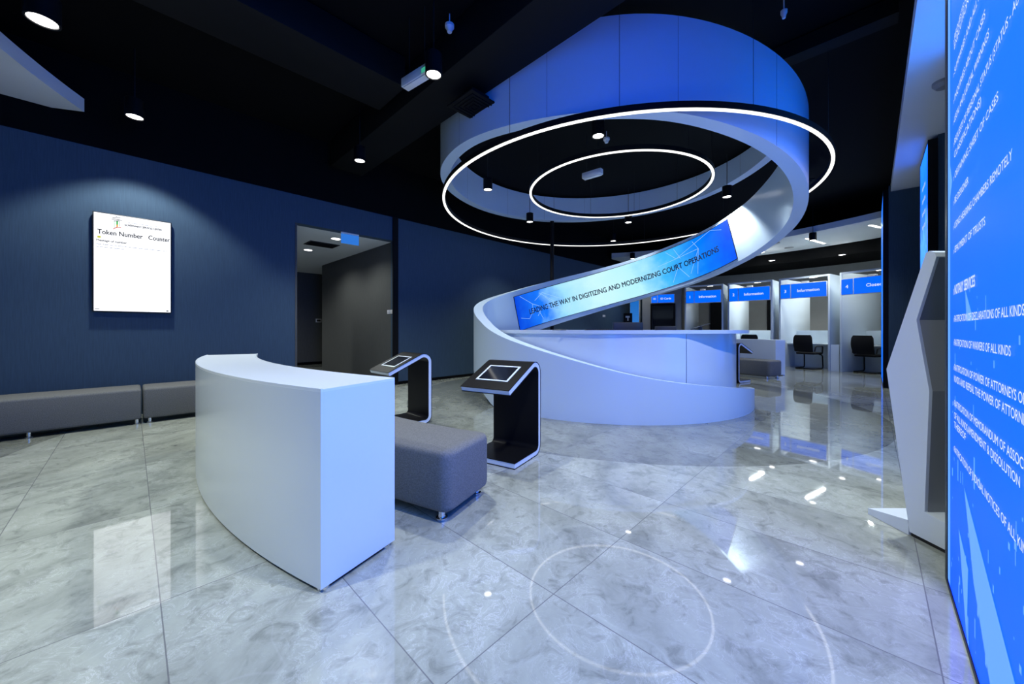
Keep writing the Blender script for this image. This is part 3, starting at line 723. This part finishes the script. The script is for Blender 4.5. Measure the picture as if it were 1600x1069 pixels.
# ================================================================== GREY BENCHES
def feet(t, pts, h=.06):
    for x, y in pts:
        b = nb(); lathe(b, x, y, [(.028, 0), (.03, .004), (.03, .012), (.02, .014), (.02, h)], 20); obj('foot', b, M['chrome'], t)
def wall_bench(label, u0, u1):
    t = thing('bench', label, 'bench', UV((u0+u1)/2, 6.72, 0), ROT, 'grey benches along the left wall')
    h = (u1-u0)/2
    b = nb(); box(b, -h, h, -.30, .28, .06, .43, .028, 4); obj('cushion', b, M['fabric'], t)
    b = nb(); box(b, -h+.06, h-.06, -.2, .25, .045, .06); obj('base', b, M['black_plastic'], t)
    feet(t, [(h-.04, -.24), (-h+.06, -.24), (0, -.24), (h-.04, .22), (-h+.06, .22)], .06)
wall_bench('long grey upholstered bench by the left wall, below the token display', -1.62, .085)
wall_bench('grey upholstered bench by the left wall, partly behind the curved counter', .10, 1.75)
def curved_bench(label, a0, a1, group):
    mid = pol(C0, 4.8, (a0+a1)/2); t = thing('bench', label, 'bench', mid, 0, group)
    def prof(d):
        lim = min(abs(d-a0), abs(d-a1)); f = 1 if lim > .75 else math.sqrt(max(0, 1-(1-lim/.75)**2)); q = .06*(1-f)
        R0, R1, Z0, Z1, r = 4.54+q, 5.05-q, .06+q*.4, .43-q*.6, .035
        out = []
        for cx, cz, s in ((R1-r, Z0+r, -90), (R1-r, Z1-r, 0), (R0+r, Z1-r, 90), (R0+r, Z0+r, 180)):
            for k in range(5): an = math.radians(s+22.5*k); out.append((cx+r*math.cos(an), cz+r*math.sin(an)))
        return out
    b = nb(); n = 80; rows = []
    for i in range(n+1):
        f = i/n; f = .5-.5*math.cos(PI*f); d = a0+(a1-a0)*f
        rows.append([b.verts.new(pol(C0, r, d, z)) for r, z in prof(d)])
    for A, B in zip(rows, rows[1:]):
        for j in range(len(A)): b.faces.new((A[j], A[(j+1) % len(A)], B[(j+1) % len(A)], B[j]))
    b.faces.new(rows[0]); b.faces.new(rows[-1])
    obj('cushion', b, M['fabric'], t, world=True, smooth=50)
    b = nb(); s = 1 if a1 > a0 else -1; arc(b, C0, rect(4.62, 4.97, .045, .06), a0+1.2*s, a1-1.2*s, 24); obj('base', b, M['black_plastic'], t, world=True)
    for d in (a0+1.0*s, (a0+a1)/2, a1-1.0*s):
        for r in (4.6, 4.99):
            p = pol(C0, r, d)-mid; b = nb(); lathe(b, p.x, p.y, [(.034, 0), (.036, .005), (.036, .014), (.022, .017), (.022, .06)], 20); obj('foot', b, M['chrome'], t)
curved_bench('curved grey upholstered bench between the near white counter and the screen stands', -115.8, -147, 'curved grey benches')
curved_bench('curved grey upholstered bench in front of the far white counter, right of the desk', 24.2, 57, 'curved grey benches')

# ================================================================== CURVED WHITE COUNTERS
def counter(label, a0, a1):
    mid = pol(C0, 5.53, (a0+a1)/2); t = thing('curved_counter', label, 'counter', mid, 0, 'curved white counters')
    s = 1 if a1 > a0 else -1
    b = nb(); arc(b, C0, rect(5.318, 5.752, .02, .885), a0, a1, 64); obj('body', b, M['white'], t, world=True)
    b = nb(); arc(b, C0, [(5.318, .885), (5.752, .885), (5.752, .9), (5.744, .9), (5.740, .897), (5.33, .897), (5.326, .9), (5.318, .9)], a0, a1, 64); obj('worktop', b, M['white_satin'], t, world=True)
    b = nb(); arc(b, C0, rect(5.335, 5.735, 0, .02), a0+.15*s, a1-.15*s, 48); obj('plinth', b, M['black_plastic'], t, world=True)
    for r in (5.36, 5.72):
        p = pol(C0, r, a0+.25*s)-mid; b = nb(); box(b, p.x-.02, p.x+.02, p.y-.02, p.y+.02, 0, .0199, .003); obj('foot', b, M['chrome'], t)
counter('near curved white counter standing left of the grey bench', -117.5, -149.5)
counter('far curved white counter beyond the right end of the reception desk', 27.5, 62)

# ================================================================== SCREEN STANDS
def offs(line, d):
    out = []
    for i, p in enumerate(line):
        a = line[max(i-1, 0)]; c = line[min(i+1, len(line)-1)]; tdir = (c-a).normalized(); out.append(p+Vector((-tdir.y, tdir.x))*d)
    return out
def make_kiosk(label, x, y, rz):
    t = thing('screen_stand', label, 'screen stand', (x, y, 0), rz, 'black screen stands')
    line = [Vector((p.x, p.y)) for p in fillet([Vector((.48, .026, 0)), Vector((0.025, .026, 0)), Vector((0.025, .885, 0)), Vector((.565, .645, 0))], [.07, .085], 10)]
    hw = .245
    def slab(d0, d1, w, ext=0):
        ln = list(line); ln[0] = ln[0]+Vector((ext, 0)); e = (ln[-1]-ln[-2]).normalized(); ln[-1] = ln[-1]+e*ext
        A = offs(ln, d0); B = offs(ln, d1)
        b = nb(); rows = []
        for p, q in zip(A, B): rows.append([b.verts.new(c) for c in ((-w, p.x, p.y), (w, p.x, p.y), (w, q.x, q.y), (-w, q.x, q.y))])
        for R1, R2 in zip(rows, rows[1:]):
            for j in range(4): b.faces.new((R1[j], R1[(j+1) % 4], R2[(j+1) % 4], R2[j]))
        b.faces.new(rows[0]); b.faces.new(rows[-1]); return b
    obj('edge_strip', slab(-.0195, .0195, hw), M['white_satin'], t, label='white edge strip')
    obj('outer_shell', slab(.02, .026, hw+.003, .004), M['black_gloss'], t)
    obj('inner_shell', slab(-.026, -.02, hw+.003, .004), M['black_gloss'], t)
    # screen on the sloped top
    p0 = Vector((.025, .885)); p1 = Vector((.565, .645)); d = (p1-p0).normalized(); n = Vector((-d.y, d.x))
    if n.y < 0: n = -n
    def on(xx, s, h): q = p0+d*s+n*(.026+h); return Vector((xx, q.x, q.y))
    b = nb(); outer = [(-.165, .21), (.165, .21), (.165, .47), (-.165, .47)]; inner = [(-.147, .226), (.147, .226), (.147, .454), (-.147, .454)]
    for h in (.003,):
        O = [b.verts.new(on(*q, h)) for q in outer]; I = [b.verts.new(on(*q, h)) for q in inner]; O0 = [b.verts.new(on(*q, .0002)) for q in outer]; I0 = [b.verts.new(on(*q, .0002)) for q in inner]
        for i in range(4):
            j = (i+1) % 4; b.faces.new((O[i], O[j], I[j], I[i])); b.faces.new((O[i], O[j], O0[j], O0[i])); b.faces.new((I[i], I[j], I0[j], I0[i])); b.faces.new((O0[i], O0[j], I0[j], I0[i]))
    obj('screen_frame', b, M['white_satin'], t, label='white screen frame')
    b = nb(); A = [b.verts.new(on(*q, .0019)) for q in inner]; B = [b.verts.new(on(*q, .0003)) for q in inner]
    b.faces.new(A); b.faces.new(B[::-1])
    for i in range(4): b.faces.new((A[i], A[(i+1) % 4], B[(i+1) % 4], B[i]))
    obj('display', b, M['glass'], t)
    return t
k1 = make_kiosk('black screen stand with tilted screen in front of the reception desk, nearest the camera', .056, 3.60, math.radians(149.4))
dup(k1, (-1.177, 4.797, 0), math.radians(135), 'black screen stand seen from its side behind the near white counter')
dup(k1, (4.74, 8.16, 0), math.atan2(-.87, .5), 'black screen stand half hidden behind the right end of the reception desk')

# ================================================================== WHITE TOTEM
tt = thing('totem_stand', 'white angular totem stand beside the large LED screen at right', 'totem', (2.24, 2.05, 0))
prof = [(1.84, .02), (1.84, .15), (2.009, .17), (1.986, .83), (2.049, 1.213), (1.952, 1.545), (1.962, 1.57), (1.985, 1.582), (2.002, 1.575), (2.213, .923), (2.085, .02)]
b = nb(); extrude_poly(b, [(0, y-2.05, z) for y, z in prof], (.62, 0, 0)); obj('body', b, M['white_satin'], tt)
b = nb()
pp = [(2.004, .172), (1.981, .83), (2.044, 1.213), (1.949, 1.54)]
for (y0, z0), (y1, z1) in zip(pp, pp[1:]): b.faces.new([b.verts.new(q) for q in ((.012, y0-2.05, z0), (.608, y0-2.05, z0), (.608, y1-2.05, z1), (.012, y1-2.05, z1))])
obj('back_panel', b, M['grey_panel'], tt, label='grey back panel')
b = nb(); box(b, .005, .615, 1.85-2.05, 2.08-2.05, 0, .02); obj('plinth', b, M['black_plastic'], tt)
b = nb(); extrude_poly(b, [(0, 2.09-2.05, 0), (0, 2.09-2.05, .083), (0, 2.328-2.05, .036), (0, 2.328-2.05, 0)], (.62, 0, 0)); obj('foot_plate', b, M['white_satin'], tt)
b = nb(); box(b, .05, .57, 2.105-2.05, 2.12-2.05, .35, 1.35, xf=None)
b.free()

# ================================================================== SERVICE BOOTHS
def make_booth(num, word, a_left, a_right, label, group, filler=True):
    am = (a_left+a_right)/2; R = 7.95; hw = R*math.sin(math.radians((a_left-a_right)/2))
    rz = math.radians(am)-PI/2                   # local +y runs outwards, local +x to the right seen from the hall
    t = thing('service_booth', label, 'service booth', pol(C0, R*math.cos(math.radians((a_left-a_right)/2)), am), rz, group)
    for s in (-1, 1):
        b = nb(); x = s*(hw-.025); box(b, x-.025, x+.025, 0, 2.1, 0, 2.72, .004); obj('side_panel', b, M['white'], t)
    b = nb(); box(b, -hw+.0505, hw-.0505, .0, .05, 2.67, 2.72); obj('header', b, M['white_satin'], t)
    b = nb(); box(b, -hw+.0505, hw-.0505, .45, 1.15, .70, .74, .004); obj('worktop', b, M['white'], t)
    b = nb(); box(b, -hw+.0505, hw-.0505, 1.1, 1.15, .741, 1.13, .004); obj('upstand', b, M['white'], t)
    b = nb(); box(b, -hw+.0505, hw-.0505, .95, .98, 0, .699); obj('modesty_panel', b, M['white'], t)
    if filler:
        b = nb(); box(b, hw+.001, hw+filler, .03, .5, 0, .74); obj('filler_panel', b, M['white'], t)
    sx = hw-.055
    b = nb(); box(b, -sx, sx, -.05, .0, 2.09, 2.53, .004); s = obj('sign', b, M['exit'], t)
    b = nb(); xd = -sx+.42*.66
    box(b, -sx+.012, xd-.012, -.054, -.05, 2.105, 2.515); box(b, xd+.012, sx-.012, -.054, -.05, 2.105, 2.515); obj('sign_panel', b, M['sign'], s, label='blue lit sign panel')
    mp = lambda x0: (lambda a, c: (x0+a, -.056, 2.27+c))
    xm = (-sx+xd)/2
    obj('sign_lettering', join([text_bm(num, .13, mp(xm), .015, 'CENTER'), text_bm(word, .115, mp((xd+sx)/2), .02, 'CENTER')]), M['txt'], s)
    b = nb(); box(b, -.16, .0, .3, .42, 2.56, 2.62, .006); obj('camera', b, M['plate'], t)
    b = nb(); box(b, .1, .3, .0501, .16, 2.675, 2.70, .003); L_ = obj('booth_lamp', b, M['plate'], t)
    b = nb(); box(b, .12, .28, .07, .14, 2.672, 2.675); obj('lens', b, M['lens'], L_)
    lamp_light(t, 'SPOT', 12, (.2, .105, 2.66), .05, 150, .6)
    return t
BG = 'white service booths along the back'
make_booth('1', 'Information', 56.4, 47.55, 'white service booth under the sign numbered 1', BG, .12)
make_booth('2', 'Information', 46.58, 37.42, 'white service booth under the sign numbered 2', BG, .15)
make_booth('3', 'Information', 36.2, 27.13, 'white service booth under the sign numbered 3', BG, .19)
make_booth('4', 'Closed', 25.57, 16.5, 'white service booth under the sign numbered 4, partly behind the LED sliver', BG, 0)
# sign over the service door
am = 61.7
t = thing('door_sign', 'blue sign over the dark service door, left of the first booth', 'sign', pol(C0, 7.96, am), math.radians(am)-PI/2)
b = nb(); box(b, -.40, .40, -.04, .03, 2.15, 2.46, .004); obj('casing', b, M['exit'], t)
b = nb(); box(b, -.39, -.19, -.044, -.04, 2.16, 2.45); box(b, -.165, .39, -.044, -.04, 2.16, 2.45); s = obj('sign_panel', b, M['sign'], t)
obj('sign_lettering', join([text_bm('10', .1, lambda a, c: (-.29+a, -.046, 2.27+c), .01, 'CENTER'), text_bm('ID Cards', .1, lambda a, c: (.11+a, -.046, 2.27+c), .01, 'CENTER')]), M['txt'], s)
b = nb(); p = pol(C0, 11.99, 49.9, 1.35); box(b, -.06, .06, -.01, .01, -.06, .06, .004, xf=Matrix.Translation(p) @ Matrix.Rotation(math.radians(49.9)-PI/2, 4, 'Z'))
tag(obj('switch_plate', b, M['plate']), 'single white switch plate on the back wall seen through booth 1', 'switch')
# far end: pale blue panel with an emissive face and the slim machine beside it
t = thing('blue_panel', 'pale blue glowing panel standing at the far end left of the service door', 'light panel', UV(13.8, 6.69, 0), ROT)
b = nb(); box(b, .0, .12, -.19, .19, 0, 2.9, .004); obj('casing', b, M['exit'], t)
b = nb(); box(b, -.004, .0, -.18, .18, .02, 2.88); obj('display', b, M['panel_dim'], t)
t = thing('ticket_machine', 'slim black upright machine with white marks at the far end behind the desk', 'machine', (4.13, 13.2, 0), -.2)
b = nb(); box(b, -.14, .14, -.16, .16, .04, 1.74, .012); obj('body', b, M['black_gloss'], t)
b = nb(); box(b, -.17, .17, -.2, .2, 0, .04, .004); obj('base', b, M['black_plastic'], t)
b = nb(); box(b, -.09, .05, -.166, -.161, 1.58, 1.64); box(b, -.03, .01, -.166, -.161, 1.47, 1.58); box(b, -.08, .03, -.166, -.161, 1.3, 1.34); box(b, -.02, .03, -.166, -.161, 1.24, 1.3); obj('marks', b, M['plate'], t)

# ================================================================== OFFICE CHAIRS
def make_chair(label, loc, rz):
    t = thing('office_chair', label, 'chair', loc, rz, 'black office chairs at the booths')   # faces +y
    b = nb(); box(b, -.24, .24, -.22, .24, .43, .49, .025, 3); obj('seat', b, M['mesh'], t)
    b = nb(); n = 14; rows = []
    for i in range(n+1):
        f = i/n; z = .50+.50*f; yb = -.235-.10*f-.035*math.sin(PI*f*1.1)+.02*f; wd = .225+.02*math.sin(PI*f)-.03*max(0, f-.88)/.12
        r_ = []
        for j in range(9):
            g = -1+j/4; r_.append((g*wd, yb-.035*(1-g*g)))
        rows.append([b.verts.new((x, y, z)) for x, y in r_]+[b.verts.new((x, y-.03, z)) for x, y in r_[::-1]])
    for A, B in zip(rows, rows[1:]):
        for j in range(len(A)): b.faces.new((A[j], A[(j+1) % len(A)], B[(j+1) % len(A)], B[j]))
    b.faces.new(rows[0]); b.faces.new(rows[-1]); obj('backrest', b, M['mesh'], t, smooth=60)
    for s in (-1, 1):
        b = nb(); tube(b, fillet([Vector((s*.255, -.23, .52)), Vector((s*.27, -.20, .67)), Vector((s*.27, .16, .67)), Vector((s*.255, .17, .46))], .05, 6), .018, 10); obj('armrest', b, M['black_plastic'], t)
        b = nb(); tube(b, fillet([Vector((s*.2, .12, .43)), Vector((s*.235, .22, .40)), Vector((s*.24, .24, .018)), Vector((s*.24, -.26, .018)), Vector((s*.12, -.27, .018))], .06, 6), .0165, 10); obj('leg', b, M['black_gloss'], t)
    b = nb(); tube(b, [(-.13, -.27, .018), (.13, -.27, .018)], .0165, 10); obj('cross_bar', b, M['black_gloss'], t)
    return t
def chair_at(px, py): Y = 578*CAM_Z/(py-515); return ((px-800)/578*Y, Y, 0)
c3 = make_chair('black office chair facing the desk of booth 3', chair_at(1264, 576), math.radians(31.6)-PI/2-.12)
dup(c3, chair_at(1359, 582.5), math.radians(22)-PI/2-.05, 'black office chair facing the desk of booth 4')
dup(c3, pol(C0, 8.15, 41.8), math.radians(42)-PI/2, 'black office chair facing booth 2, only its back top showing over the far counter')
